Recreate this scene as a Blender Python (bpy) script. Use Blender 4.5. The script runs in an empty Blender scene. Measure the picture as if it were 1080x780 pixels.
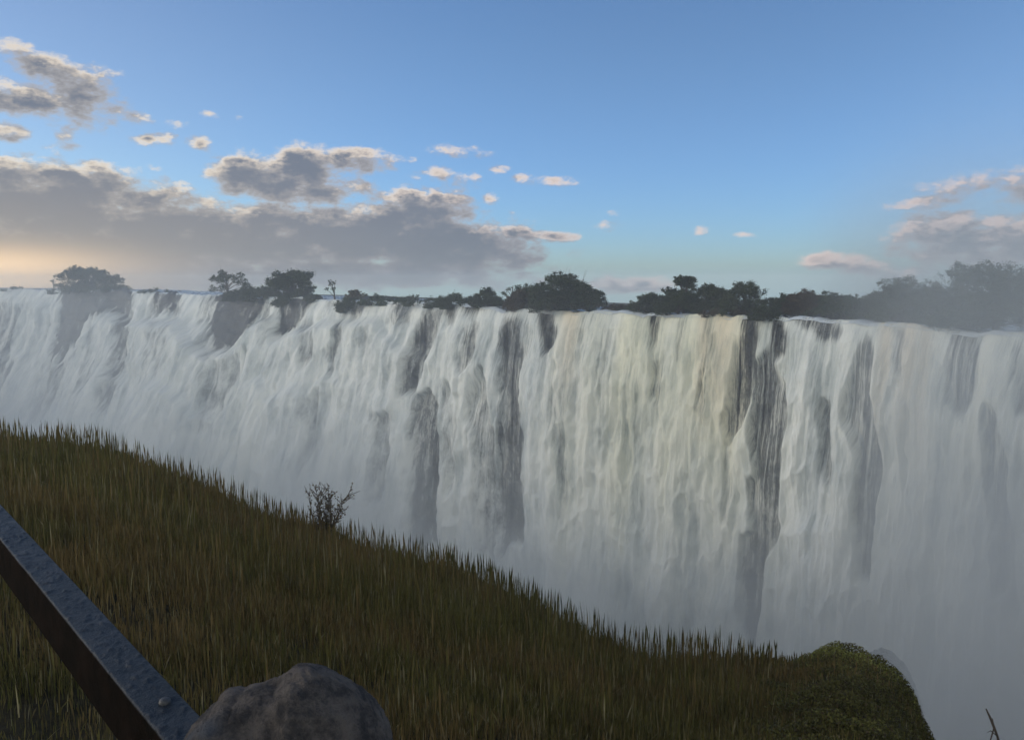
import bpy, math, random
import numpy as np

R = math.radians
C = bpy.context.scene.collection
sc = bpy.context.scene
random.seed(7)
rng = np.random.default_rng(11)

# ------------------------------------------------------------------ camera
F = 848.0                      # focal length in photo pixels (1080 wide)
PITCH = math.atan(88.0 / F)    # horizon at y = 302
cam_d = bpy.data.cameras.new("camera")
cam_d.sensor_width = 36.0
cam_d.lens = 36.0 * F / 1080.0
cam_d.clip_start = 0.05
cam_d.clip_end = 20000
cam = bpy.data.objects.new("camera", cam_d)
C.objects.link(cam)
cam.location = (0, 0, 0)
cam.rotation_euler = (math.pi / 2 - PITCH, 0, 0)
sc.camera = cam

# ------------------------------------------------------------------ light
SUN_AZ = R(-80)       # low, well to the left of the view
SUN_EL = R(8)
EXPOSURE = 0.8
SKY_STRENGTH = 0.10
sc.view_settings.view_transform = 'Standard'
sc.view_settings.look = 'None'
sc.view_settings.gamma = 1
sc.view_settings.use_curve_mapping = False
sc.view_settings.exposure = EXPOSURE
sc.cycles.use_denoising = True
sc.cycles.volume_bounces = 1
sc.cycles.transparent_max_bounces = 12
sc.cycles.max_bounces = 6
sc.cycles.volume_step_rate = 1.0

sun_d = bpy.data.lights.new("sun", 'SUN')
sun_d.energy = 0.8
sun_d.angle = R(10)
sun_d.color = (1.0, 0.90, 0.78)
sun = bpy.data.objects.new("sun", sun_d)
C.objects.link(sun)
sdir = np.array([math.sin(SUN_AZ) * math.cos(SUN_EL), math.cos(SUN_AZ) * math.cos(SUN_EL), math.sin(SUN_EL)])
from mathutils import Vector
sun.rotation_euler = Vector(sdir).to_track_quat('Z', 'Y').to_euler()
sun.location = tuple(sdir * 50)


class NT:
    """small helper to write node trees"""
    def __init__(s, tree):
        s.t = tree
    def n(s, kind, **kw):
        nd = s.t.nodes.new(kind)
        for k, v in kw.items():
            setattr(nd, k, v)
        return nd
    def put(s, nd, idx, v):
        sock = nd.inputs[idx]
        if hasattr(v, 'is_output') or isinstance(v, bpy.types.NodeSocket):
            s.t.links.new(v, sock)
        else:
            sock.default_value = v
    def m(s, op, a, b=None, c=None, clamp=False):
        nd = s.n('ShaderNodeMath', operation=op, use_clamp=clamp)
        s.put(nd, 0, a)
        if b is not None: s.put(nd, 1, b)
        if c is not None: s.put(nd, 2, c)
        return nd.outputs[0]
    def v(s, op, a, b=None, out=0):
        nd = s.n('ShaderNodeVectorMath', operation=op)
        s.put(nd, 0, a)
        if b is not None: s.put(nd, 1, b)
        return nd.outputs[out]
    def ss(s, x, a, b, lo=0.0, hi=1.0):
        nd = s.n('ShaderNodeMapRange', interpolation_type='SMOOTHSTEP')
        for i, q in enumerate((x, a, b, lo, hi)):
            s.put(nd, i, q)
        return nd.outputs[0]
    def noise(s, vec, scale, detail=4, rough=0.5, out=0, dist=0.0):
        nd = s.n('ShaderNodeTexNoise')
        s.put(nd, 'Vector', vec); nd.inputs['Scale'].default_value = scale
        nd.inputs['Detail'].default_value = detail; nd.inputs['Roughness'].default_value = rough
        nd.inputs['Distortion'].default_value = dist
        return nd.outputs[out]
    def mix(s, f, a, b, blend='MIX'):
        nd = s.n('ShaderNodeMix', data_type='RGBA', blend_type=blend)
        s.put(nd, 0, f); s.put(nd, 6, a); s.put(nd, 7, b)
        return nd.outputs[2]
    def xyz(s, x, y, z):
        nd = s.n('ShaderNodeCombineXYZ')
        s.put(nd, 0, x); s.put(nd, 1, y); s.put(nd, 2, z)
        return nd.outputs[0]
    def sep(s, v):
        nd = s.n('ShaderNodeSeparateXYZ'); s.put(nd, 0, v)
        return nd.outputs
    def attr(s, name, out='Fac'):
        nd = s.n('ShaderNodeAttribute', attribute_name=name)
        return nd.outputs[out]


# ------------------------------------------------------------------ sky with clouds (directions only)
def c4(r, g, b):
    return (r, g, b, 1.0)

def az_el(px, py):
    x, y = (px - 540) / F, -(py - 390) / F
    cy, cz = y * math.sin(PITCH) + math.cos(PITCH), y * math.cos(PITCH) - math.sin(PITCH)
    return math.atan2(x, cy), math.atan2(cz, math.hypot(x, cy))

world = bpy.data.worlds.new("World")
sc.world = world
world.use_nodes = True
wt = NT(world.node_tree)
world.node_tree.nodes.clear()

# cloud banks: azimuth, elevation, radii (all as pixels of a 848 px/rad scale), weight
BANKS = [
    (12, 52, 24, 9, .7), (48, 70, 34, 15, .95), (18, 104, 44, 17, 1.0), (88, 92, 34, 26, .62), (5, 138, 26, 10, .8), (92, 124, 40, 14, .3), (70, 143, 9, 5, .5), (66, 156, 14, 5, .4),
    (146, 127, 14, 7, .75), (150, 148, 16, 7, .75), (178, 147, 12, 6, .65), (210, 151, 17, 9, .85), (194, 131, 16, 5, .5), (219, 121, 10, 5, .6), (252, 123, 5, 3, .4), (165, 178, 10, 4, .4),
    (166, 190, 22, 8, .7), (190, 194, 16, 11, .75), (178, 208, 30, 14, .6),
    (300, 186, 84, 26, 1.2), (262, 176, 50, 17, .9), (318, 164, 36, 17, .95), (370, 170, 48, 16, 1.0), (345, 200, 60, 16, .9),
    (30, 192, 120, 26, 1.2), (60, 215, 150, 34, 1.4), (150, 240, 170, 28, 1.4), (250, 250, 220, 36, 1.5), (40, 262, 300, 50, 1.4), (440, 226, 78, 30, 1.3), (400, 250, 170, 34, 1.5),
    (470, 262, 110, 30, 1.3), (380, 288, 240, 22, 1.0), (150, 292, 320, 24, 1.0), (520, 275, 70, 16, .8),
    (430, 168, 14, 5, .3), (468, 184, 30, 9, .55), (484, 197, 22, 9, .6), (502, 188, 8, 6, .7), (527, 178, 12, 6, .8), (516, 209, 9, 8, .75), (490, 160, 30, 6, .2),
    (575, 192, 32, 7, .55), (553, 188, 14, 5, .45), (545, 246, 26, 9, .9), (570, 250, 38, 8, .8), (560, 268, 60, 8, .6), (600, 270, 26, 5, .45),
    (640, 237, 18, 7, .7), (648, 226, 10, 7, .6), (655, 300, 70, 10, .8), (560, 296, 40, 7, .5), (740, 243, 9, 5, .55), (786, 248, 14, 4, .5), (690, 255, 10, 3, .2),
    (880, 275, 34, 11, 1.1), (912, 283, 40, 8, .8), (960, 288, 60, 9, .6), (1000, 243, 60, 22, 1.1), (1000, 262, 50, 16, .9), (1055, 247, 42, 22, 1.1), (1030, 272, 60, 14, .8), (990, 214, 50, 7, .5), (1060, 190, 60, 14, .42),
    (1130, 220, 60, 40, .9),
]
FILL_BEHIND = [(-2.5, .5, .8, .4, 1.4), (2.5, .5, .8, .4, 1.4), (3.1, .9, .8, .35, 1.2), (-3.1, .5, .5, .3, 1.2), (-1.6, .35, .4, .16, 1.0), (1.7, .35, .4, .16, .9)]  # out of view, added as fill light from the rear sky

grp = bpy.data.node_groups.new("cloud_density", 'ShaderNodeTree')
grp.interface.new_socket(name="P", in_out='INPUT', socket_type='NodeSocketVector')
grp.interface.new_socket(name="D", in_out='OUTPUT', socket_type='NodeSocketFloat')
g = NT(grp)
gi, go = g.n('NodeGroupInput'), g.n('NodeGroupOutput')
P = gi.outputs[0]
acc = None
blobs = []
for (px, py, rx, ry, w) in BANKS:
    if rx < 20 or ry < 6: w *= .72
    a, e = az_el(px, py)
    blobs.append((a, e, rx / F, ry / F, w))
blobs += FILL_BEHIND
for (a, e, rx, ry, w) in blobs:
    d = g.v('MULTIPLY', g.v('SUBTRACT', P, (a, e, 0)), (1 / rx, 1 / ry, 0))
    l = g.v('DOT_PRODUCT', d, d, out=1)
    k = g.m('MULTIPLY', g.m('SUBTRACT', 1.0, l), w)
    acc = k if acc is None else g.m('SMOOTH_MAX', acc, k, 0.25)
acc = g.m('MAXIMUM', acc, -1.2)
st = g.v('MULTIPLY', P, (1.0, 1.9, 1.0))
n1 = g.noise(st, 9.0, 5, .6)
n2 = g.noise(g.v('ADD', st, (3.1, 7.7, 0)), 24.0, 7, .6)
n3 = g.noise(g.v('ADD', st, (5.1, 1.7, 0)), 90.0, 5, .65)
nz = g.m('ADD', g.m('MULTIPLY', g.m('SUBTRACT', n1, .5), 1.7), g.m('ADD', g.m('MULTIPLY', g.m('SUBTRACT', n2, .5), 3.0), g.m('MULTIPLY', g.m('SUBTRACT', n3, .5), .8)))
D = g.m('ADD', acc, nz)
g.t.links.new(D, go.inputs[0])

tc = wt.n('ShaderNodeTexCoord')
dx, dy, dz = wt.sep(tc.outputs['Generated'])[:3]
az = wt.m('ARCTAN2', dx, dy)
el = wt.m('ARCSINE', dz)
Pv = wt.xyz(az, el, 0.0)
def cloud(off):
    nd = wt.n('ShaderNodeGroup'); nd.node_tree = grp
    wt.put(nd, 0, wt.v('ADD', Pv, off))
    return nd.outputs[0]
d0 = cloud((0, 0, 0))
d1 = cloud((-0.007, 0.012, 0))
cover = wt.ss(d0, -0.05, 0.80)
thick = wt.ss(d0, 0.25, 1.25)
rim = wt.ss(wt.m('SUBTRACT', d0, d1), 0.02, 0.75)
rim = wt.m('MULTIPLY', rim, wt.ss(d0, wt.m('ADD', 1.25, wt.m('MULTIPLY', wt.ss(az, .1, .4), .7)), 0.45))
rim = wt.m('MAXIMUM', rim, wt.m('MULTIPLY', wt.m('SUBTRACT', 1.0, thick), 0.42))
sky = wt.n('ShaderNodeTexSky', sky_type='NISHITA')
sky.sun_disc = False
sky.sun_elevation = SUN_EL
sky.sun_rotation = SUN_AZ
sky.altitude = 900
sky.air_density = 1.0
sky.dust_density = 0.45
sky.ozone_density = 2.2
wt.put(sky, 0, wt.xyz(dx, dy, wt.m('MAXIMUM', dz, 0.025)))
skyc = sky.outputs[0]
K = 1.0 / SKY_STRENGTH
def cl(r, g_, b): return c4(r * K, g_ * K, b * K)
SKY_GAIN = (0.96, 1.05, 1.28)
base = wt.n('ShaderNodeMix', data_type='RGBA', blend_type='MULTIPLY')
base.inputs[0].default_value = 1.0
wt.put(base, 6, skyc); wt.put(base, 7, wt.mix(wt.ss(el, .30, -.02), wt.mix(wt.ss(az, 0.0, -.6), c4(*SKY_GAIN), c4(1.10, 1.01, 1.12)), wt.mix(wt.ss(az, 0.0, -.6), c4(.68, .93, 1.48), c4(.85, .93, 1.15))))
# cloud colour: grey violet bodies, warmer to the sunset side, cream rims
lefty = wt.ss(az, 0.05, -0.75)
low = wt.ss(el, 0.17, 0.03)
body = wt.mix(wt.m('MULTIPLY', lefty, low), cl(.090, .102, .130), cl(.225, .190, .162))
body = wt.mix(wt.m('MULTIPLY', wt.noise(wt.v('MULTIPLY', Pv, (1, 2.2, 1)), 12, 3), .35), body, cl(.14, .148, .168))
rimc = wt.mix(wt.ss(az, -0.5, 0.5), cl(.54, .46, .36), cl(.52, .41, .37))
rimc = wt.mix(wt.m('MULTIPLY', wt.ss(el, 0.10, 0.0), wt.ss(az, .3, .0)), rimc, cl(.28, .25, .27))
cc = wt.mix(rim, body, rimc)
# unseen bright clouds behind the viewer, added to light the falls and grass
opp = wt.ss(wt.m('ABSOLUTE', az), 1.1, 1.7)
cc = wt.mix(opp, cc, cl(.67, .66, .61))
full = wt.mix(wt.m('MULTIPLY', cover, .93), base.outputs[2], cc)
# glow where the sun has just gone behind the bank
ga = wt.v('MULTIPLY', wt.v('SUBTRACT', Pv, (az_el(-30, 292)[0], az_el(0, 293)[1], 0)), (1 / .13, 1 / .026, 0))
glow = wt.m('EXPONENT', wt.m('MULTIPLY', wt.v('DOT_PRODUCT', ga, ga, out=1), -1.0))
full = wt.mix(wt.m('MULTIPLY', glow, .8), full, cl(1.35, .88, .42))
bg = wt.n('ShaderNodeBackground')
wt.put(bg, 0, full); bg.inputs[1].default_value = SKY_STRENGTH
wo = wt.n('ShaderNodeOutputWorld')
wt.t.links.new(bg.outputs[0], wo.inputs[0])

# ------------------------------------------------------------------ helpers
def ray(px, py):
    """direction through a photo pixel, scaled so that y = 1 (vectorised)"""
    x, y = (np.asarray(px, float) - 540) / F, -(np.asarray(py, float) - 390) / F
    k = y * math.sin(PITCH) + math.cos(PITCH)
    return x / k, (y * math.cos(PITCH) - math.sin(PITCH)) / k

def at(px, py, Y):
    t, s = ray(px, py)
    return np.array([float(t) * Y, Y, float(s) * Y])

def proj(X, Y, Z):
    up = Y * math.sin(PITCH) + Z * math.cos(PITCH)
    fw = Y * math.cos(PITCH) - Z * math.sin(PITCH)
    return 540 + F * X / fw, 390 - F * up / fw

def _h(ix, iy, seed):
    h = (ix.astype(np.int64) * 374761393 + iy.astype(np.int64) * 668265263 + seed * 982451653) & 0x7fffffff
    h = ((h ^ (h >> 13)) * 1274126177) & 0x7fffffff
    h = (h ^ (h >> 16)) & 0xffff
    return h / 65535.0

def vnoise(x, y, seed=0):
    x, y = np.broadcast_arrays(np.asarray(x, float), np.asarray(y, float))
    ix, iy = np.floor(x), np.floor(y)
    fx, fy = x - ix, y - iy
    fx, fy = fx * fx * fx * (fx * (fx * 6 - 15) + 10), fy * fy * fy * (fy * (fy * 6 - 15) + 10)
    a, b = _h(ix, iy, seed), _h(ix + 1, iy, seed)
    c, d = _h(ix, iy + 1, seed), _h(ix + 1, iy + 1, seed)
    return (a + (b - a) * fx) + ((c + (d - c) * fx) - (a + (b - a) * fx)) * fy

def fbm(x, y, oct=4, seed=0, gain=.5):
    s, a, t = 0.0, 1.0, 0.0
    for o in range(oct):
        s = s + a * (vnoise(x * 2 ** o + 17.3 * o, y * 2 ** o - 9.1 * o, seed + o) - .5)
        t += a; a *= gain
    return s / t * 2       # about -1..1

def smooth(x, a, b):
    t = np.clip((x - a) / (b - a), 0, 1)
    return t * t * (3 - 2 * t)

def mesh(name, verts, faces, mat=None, parent=None, shade=True, attrs=None, sizes=None):
    """faces: (n,k) int array, or flat loops with sizes"""
    verts = np.asarray(verts, np.float32).reshape(-1, 3)
    me = bpy.data.meshes.new(name)
    faces = np.asarray(faces, np.int32)
    if sizes is None:
        sizes = np.full(len(faces), faces.shape[1], np.int32)
    loops = faces.ravel()
    me.vertices.add(len(verts)); me.vertices.foreach_set('co', verts.ravel())
    me.loops.add(len(loops)); me.loops.foreach_set('vertex_index', loops)
    me.polygons.add(len(sizes))
    me.polygons.foreach_set('loop_start', np.concatenate([[0], np.cumsum(sizes)[:-1]]).astype(np.int32))
    me.update(calc_edges=True)
    me.polygons.foreach_set('use_smooth', np.full(len(sizes), shade, bool))
    for k, (typ, arr) in (attrs or {}).items():
        at_ = me.attributes.new(k, typ, 'POINT')
        fld = {'FLOAT': 'value', 'FLOAT_VECTOR': 'vector', 'FLOAT_COLOR': 'color'}[typ]
        at_.data.foreach_set(fld, np.asarray(arr, np.float32).ravel())
    o = bpy.data.objects.new(name, me)
    C.objects.link(o)
    if mat: me.materials.append(mat)
    if parent: o.parent = parent
    return o

def grid_faces(nr, nc, wrap=False):
    i, j = np.meshgrid(np.arange(nr - 1), np.arange(nc - (0 if wrap else 1)), indexing='ij')
    a = i * nc + j; b = i * nc + (j + 1) % nc
    return np.stack([a, b, b + nc, a + nc], -1).reshape(-1, 4)

def tag(o, label=None, cat=None, group=None, kind=None):
    if label: o['label'] = label
    if cat: o['category'] = cat
    if group: o['group'] = group
    if kind: o['kind'] = kind
    return o

def empty(name, loc):
    o = bpy.data.objects.new(name, None)
    o.empty_display_size = .3
    C.objects.link(o); o.location = tuple(loc)
    return o

def new_mat(name):
    m = bpy.data.materials.new(name); m.use_nodes = True
    m.node_tree.nodes.clear()
    t = NT(m.node_tree)
    out = t.n('ShaderNodeOutputMaterial')
    return m, t, out

def bsdf(t, out, col, rough=.8, bump=None, bdist=.05, bstr=.6, spec=.5, trans=0.0):
    b = t.n('ShaderNodeBsdfPrincipled')
    t.put(b, 'Base Color', col); t.put(b, 'Roughness', rough)
    b.inputs['Specular IOR Level'].default_value = spec
    if bump is not None:
        bn = t.n('ShaderNodeBump'); bn.inputs['Distance'].default_value = bdist; bn.inputs['Strength'].default_value = bstr
        t.put(bn, 'Height', bump); t.put(b, 'Normal', bn.outputs[0])
    if out: t.t.links.new(b.outputs[0], out.inputs[0])
    return b

def tube(path, rad, ns=6):
    """tapered tube along a polyline -> verts, faces"""
    path = np.asarray(path, float); V = []
    for k in range(len(path)):
        d = path[min(k + 1, len(path) - 1)] - path[max(k - 1, 0)]
        d = d / (np.linalg.norm(d) + 1e-9)
        a = np.cross(d, [0.13, .31, .94] if abs(d[2]) < .9 else [1, 0, 0]); a /= np.linalg.norm(a)
        b = np.cross(d, a)
        th = np.arange(ns) * 2 * math.pi / ns
        V.append(path[k] + rad[k] * (np.cos(th)[:, None] * a + np.sin(th)[:, None] * b))
    return np.concatenate(V), grid_faces(len(path), ns, wrap=True)

def join(parts):
    vs, fs, o = [], [], 0
    for v, f in parts:
        vs.append(v); fs.append(f + o); o += len(v)
    return np.concatenate(vs), np.concatenate(fs)

# ------------------------------------------------------------------ the line of the falls
PXT = np.array([-420, -200, -100, 0, 60, 130, 200, 300, 400, 480, 520, 600, 700, 800, 900, 1000, 1080, 1200, 1340])
LIPY = np.array([303, 303.5, 304, 304.5, 305, 306.5, 309.5, 314, 318, 319.5, 325, 328.5, 330.5, 334, 338.5, 346, 352, 366, 388])
DEP = np.array([640, 520, 470, 424, 396, 352, 303, 252, 213, 188, 177, 160, 145, 130, 118, 107, 98, 87, 77])
def smoothtab(x, tab):
    q = np.interp(x, PXT, tab)
    for w in (8, 16, 24):
        q = q * .5 + .25 * np.interp(x - w, PXT, tab) + .25 * np.interp(x + w, PXT, tab)
    return q

cols = np.arange(-400, 1321, 1.0)
NC = len(cols)
ly = smoothtab(cols, LIPY)
dp = smoothtab(cols, DEP)
dp = np.exp(np.convolve(np.pad(np.log(dp), 40, mode='edge'), np.ones(81) / 81, 'valid'))
dp[:40] = dp[40]; dp[-40:] = dp[-41]
t_, s_ = ray(cols, ly)
LX, LY_, LZ = t_ * dp, dp, s_ * dp
tx, ty = np.gradient(LX), np.gradient(LY_)
kk = np.ones(121) / 121
tx = np.convolve(np.pad(tx, 60, mode='edge'), kk, 'valid'); ty = np.convolve(np.pad(ty, 60, mode='edge'), kk, 'valid')
nl = np.hypot(tx, ty)
NX, NY = ty / nl, -tx / nl           # horizontal, towards the viewer
arc = np.concatenate([[0], np.cumsum(np.hypot(np.diff(LX), np.diff(LY_)))])
# uneven brink: notches and raised sills along the edge
LZ = LZ - 1.1 * np.maximum(fbm(arc / 8, arc * 0, 3, 141), 0) - .35 * fbm(arc / 2.4, arc * 0, 3, 143)
BASEZ = -104.0

# rock left bare or thinly covered by the water, drawn along the cliff (photo pixels of the plain cliff face)
ROCK = [
    (.7, [(-120, 312), (-70, 312), (-90, 380), (-130, 420)]), (.6, [(0, 318), (30, 318), (22, 350), (14, 390), (0, 425), (-12, 440), (-10, 360)]),
    (1.05, [(64, 302), (141, 302), (140, 330), (126, 325), (108, 332), (92, 346), (78, 372), (68, 384), (57, 380), (62, 345)]),
    (.55, [(52, 388), (76, 380), (72, 402), (50, 440), (28, 450), (40, 410)]), (.35, [(100, 350), (112, 345), (98, 400), (82, 440), (78, 430), (90, 380)]),
    (.75, [(124, 322), (142, 312), (141, 360), (134, 398), (116, 430), (100, 440), (122, 372)]),
    (.9, [(164, 304), (195, 306), (191, 328), (174, 334), (158, 330)]), (.35, [(160, 340), (182, 345), (186, 380), (168, 400), (155, 380)]),
    (.45, [(212, 308), (226, 308), (228, 380), (232, 440), (218, 470), (216, 400)]),
    (1.1, [(226, 304), (262, 304), (270, 316), (288, 316), (270, 338), (257, 362), (240, 368), (227, 372)]),
    (.5, [(232, 378), (262, 372), (258, 400), (240, 440), (226, 430)]), (.45, [(276, 328), (290, 322), (290, 352), (280, 362)]),
    (1.1, [(294, 308), (336, 308), (324, 334), (309, 350), (299, 354), (297, 335)]),
    (.9, [(345, 314), (353, 314), (350, 329)]), (1.1, [(358, 310), (397, 310), (387, 322), (378, 336), (364, 330)]),
    (.55, [(322, 345), (338, 335), (332, 372), (322, 400), (316, 380)]), (.6, [(356, 340), (368, 342), (366, 372), (362, 400), (350, 380)]),
    (.5, [(322, 420), (345, 410), (340, 470), (322, 500)]), (.35, [(380, 350), (396, 345), (398, 400), (382, 420)]),
    (.7, [(413, 314), (440, 314), (436, 333), (420, 346), (411, 336)]),
    (1.0, [(451, 324), (467, 327), (463, 345), (451, 375), (441, 410), (424, 424), (430, 378), (443, 345)]),
    (.82, [(440, 415), (466, 410), (469, 480), (467, 570), (434, 572), (436, 480)]), (.6, [(395, 430), (420, 430), (412, 520), (390, 540)]),
    (1.0, [(470, 322), (484, 320), (483, 338), (474, 347)]), (1.0, [(432, 312), (514, 312), (517, 324), (490, 329), (470, 323)]),
    (.75, [(490, 340), (509, 336), (506, 370), (496, 388), (482, 382)]),
    (.5, [(476, 400), (488, 410), (484, 520), (474, 540)]),
    (.9, [(530, 334), (548, 334), (551, 375), (557, 430), (556, 570), (530, 575), (532, 450), (533, 380)]), (.55, [(552, 340), (558, 340), (560, 380), (553, 380)]),
    (.62, [(508, 388), (520, 398), (525, 470), (532, 610), (509, 590), (500, 480), (491, 430)]),
    (1.1, [(567, 324), (586, 324), (593, 350), (589, 372), (582, 376), (572, 350)]),
    (.4, [(590, 380), (596, 376), (602, 470), (596, 560), (588, 480)]), (.35, [(636, 345), (644, 345), (648, 420), (640, 440)]), (.3, [(612, 335), (622, 335), (618, 380)]),
    (1.05, [(685, 330), (697, 330), (693, 360), (690, 373), (687, 352)]), (.5, [(688, 380), (702, 388), (701, 430), (690, 424)]),
    (.4, [(712, 336), (724, 336), (722, 385), (713, 380)]), (.45, [(748, 345), (756, 342), (752, 400), (746, 440), (742, 420)]),
    (1.1, [(783, 330), (801, 330), (801, 360), (797, 400), (787, 444), (776, 462), (769, 432), (777, 380)]),
    (.8, [(800, 384), (818, 366), (836, 420), (826, 500), (806, 512), (795, 450)]), (.4, [(768, 460), (782, 460), (776, 560), (766, 560)]),
    (1.05, [(817, 334), (828, 334), (833, 352), (832, 376), (825, 382), (817, 360)]),
    (.95, [(834, 334), (882, 336), (893, 350), (888, 361), (868, 358), (850, 348)]),
    (.85, [(908, 366), (918, 352), (926, 380), (926, 430), (932, 500), (922, 610), (908, 600), (905, 480), (894, 430)]),
    (.6, [(872, 420), (882, 420), (880, 520), (872, 500)]),
    (.95, [(789, 565), (812, 570), (813, 620), (801, 678), (789, 672), (787, 600)]), (.75, [(794, 508), (826, 500), (829, 560), (815, 590), (800, 562)]),
    (.8, [(1003, 348), (1031, 346), (1036, 380), (1022, 442), (1009, 432), (1001, 390)]),
    (.6, [(1038, 415), (1056, 428), (1076, 540), (1082, 660), (1060, 610), (1044, 500)]), (.55, [(940, 346), (956, 346), (958, 402), (945, 402)]),
    (.5, [(1068, 360), (1080, 360), (1090, 440), (1076, 440)]), (.9, [(1130, 380), (1160, 380), (1170, 560), (1130, 560)]), (.9, [(1220, 400), (1250, 400), (1260, 700), (1215, 700)]),
]
RW, RH, RX0, RY0, RS = 870, 300, -420, 290, 2.0     # raster in steps of 2 px
gx, gy = np.meshgrid(RX0 + RS * np.arange(RW), RY0 + RS * np.arange(RH))
rmask = np.zeros((RH, RW))
for w, poly in ROCK:
    ins = np.zeros((RH, RW), bool)
    n = len(poly)
    for i in range(n):
        x1, y1 = poly[i]; x2, y2 = poly[(i + 1) % n]
        if y1 == y2: continue
        cond = ((gy < y1) != (gy < y2)) & (gx < (x2 - x1) * (gy - y1) / (y2 - y1) + x1)
        ins ^= cond
    rmask = np.maximum(rmask, ins * w)
def box(a, k, ax):
    pad = [(0, 0), (0, 0)]; pad[ax] = (k, k)
    c = np.cumsum(np.insert(np.pad(a, pad, mode='edge'), 0, 0, axis=ax), axis=ax)
    m = 2 * k + 1
    sl1, sl2 = [slice(None)] * 2, [slice(None)] * 2
    sl1[ax] = slice(m, None); sl2[ax] = slice(None, -m)
    return (c[tuple(sl1)] - c[tuple(sl2)]) / m
for _ in range(2):
    rmask = box(box(rmask, 1, 1), 2, 0)

def rock_at(px, py):
    fx = np.clip((px - RX0) / RS, 0, RW - 1.001); fy = np.clip((py - RY0) / RS, 0, RH - 1.001)
    ix, iy = fx.astype(int), fy.astype(int); fx -= ix; fy -= iy
    return (rmask[iy, ix] * (1 - fx) + rmask[iy, ix + 1] * fx) * (1 - fy) + (rmask[iy + 1, ix] * (1 - fx) + rmask[iy + 1, ix + 1] * fx) * fy

LEDX = [-200, -50, 20, 60, 80, 124, 140, 160, 195, 212, 226, 260, 275, 290, 300, 330, 350, 400, 430, 470]
LEDY = [400, 410, 430, 388, 374, 324, 338, 336, 338, 360, 372, 366, 340, 332, 356, 342, 337, 334, 366, 380]
def face(step, NR, which):
    """the cliff ('rock') or the water sheet in front of it ('water')"""
    ci = np.arange(0, NC, step)
    # rows finer near the lip
    w = np.linspace(0, 1, NR) ** 1.25
    U = arc[ci][None, :] * np.ones((NR, 1))
    top = LZ[ci][None, :]
    Z = top + (BASEZ - top) * w[:, None]
    V = top - Z                       # metres below the lip
    px0 = cols[ci][None, :] * np.ones((NR, 1))
    leftn = smooth(px0, 580, 160)      # 0 right .. 1 left
    # broad terraces: the left falls step out towards the viewer
    A = 6 + 40 * leftn
    out = A * (V / 100.0) ** 1.15
    led = fbm(U / 60, V / 22, 2, 3)
    out += (1.4 + 3.6 * leftn) * np.maximum(led, -.15) * smooth(V, 0, 12)
    bul = fbm(U / 15, V / 34, 3, 5)
    out += (1.8 + .4 * leftn) * bul * smooth(V, 2, 16)
    out += 1.6 * np.sqrt(np.clip(V / 3.0, 0, 1)) - 0.4
    ribs = fbm(U / 9, V / 90, 4, 9)
    out += (2.0 + 1.5 * leftn) * ribs * smooth(V, 0, 9)
    # shelves of the left falls, where the water strikes and fans out again
    _sx, _sy = proj(LX[ci][None] + NX[ci][None] * out, LY_[ci][None] + NY[ci][None] * out, Z)
    yl = np.interp(_sx, LEDX, LEDY) + 4 * fbm(U / 7, V * 0, 3, 15)
    out += (3.2 * leftn + .8) * smooth(_sy, yl - 3, yl + 9) * smooth(_sx, 500, 430)
    yl2 = np.interp(_sx, LEDX, LEDY) + 62 + 9 * fbm(U / 9, V * 0, 3, 16)
    out += 2.6 * leftn * smooth(_sy, yl2 - 3, yl2 + 10) * smooth(fbm(U / 30, V * 0, 2, 18), -.2, .1)
    # falling water never draws back under the brow it left
    out = .1 * out + .9 * np.maximum.accumulate(out, axis=0)
    # where the plain face meets the view, for the rock pattern
    X0, Y0 = LX[ci] + NX[ci] * 0, LY_[ci] + NY[ci] * 0
    Xp, Yp = X0[None, :] + NX[ci][None, :] * out, Y0[None, :] + NY[ci][None, :] * out
    sx, sy = proj(Xp, Yp, Z)
    dm = 0.5 + 0.9 * smooth(V, 0, 15)
    wx = dm * (5.5 * fbm(U / 5, V / 20, 3, 21) + 2.5 * fbm(U / 1.6, V / 7, 2, 24))
    wy = dm * (12 * fbm(U / 4, V / 14, 3, 31))
    rk = rock_at(sx + wx, sy + wy)
    if which == 'rock':
        out2 = out - 1.5 + (.3 + 1.6 * leftn) * smooth(rk, .35, 1.0) + .5 * fbm(U / 2.2, V / 3.5, 4, 41, .6) + 0.35 * fbm(U / 1.0, V / 5, 3, 44)
        blocks = np.floor(V / 4.5 + 1.2 * fbm(U / 7, V / 50, 2, 47)) * .37
        out2 += (blocks % .9) * smooth(rk, .2, .8)
        out2 -= .8 * smooth(V, 1.2, 0)
        Z = Z + 1.3 * smooth(rk, .5, 1.0) * smooth(V, 4, 0) * (.5 + fbm(U / 2.5, V / 3, 3, 49))
    else:
        th = fbm(U / 1.5 + .6 * fbm(U / 6, V / 11, 2, 52), V / 26, 4, 51, .6)
        bil = fbm(U / 2.6, V / 6.5, 4, 55, .55)
        bill = 1 - np.abs(fbm(U / 4.2, V / 9, 3, 58))
        out2 = out + smooth(V, 0, 8) * (1 - .6 * smooth(rk, .3, .9)) * (.45 * th + (.6 + .35 * leftn) * bil + (1.2 + .3 * leftn) * (bill - .6) + 1.5 * (1 - smooth(rk, .1, .7)) * smooth(V, 0, 14)) + .3
        # rounded lip: first metres roll over the edge
    X, Y = X0[None, :] + NX[ci][None, :] * out2, Y0[None, :] + NY[ci][None, :] * out2
    if which == 'water':
        r = np.clip(V / 1.5, 0, 1)
        Z = Z + 0.25 * (1 - r) * (0.3 + fbm(U / 2.0, V * 0, 3, 61))
    return np.stack([X, Y, Z], -1), U, V, rk, sx, sy, len(ci)

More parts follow.
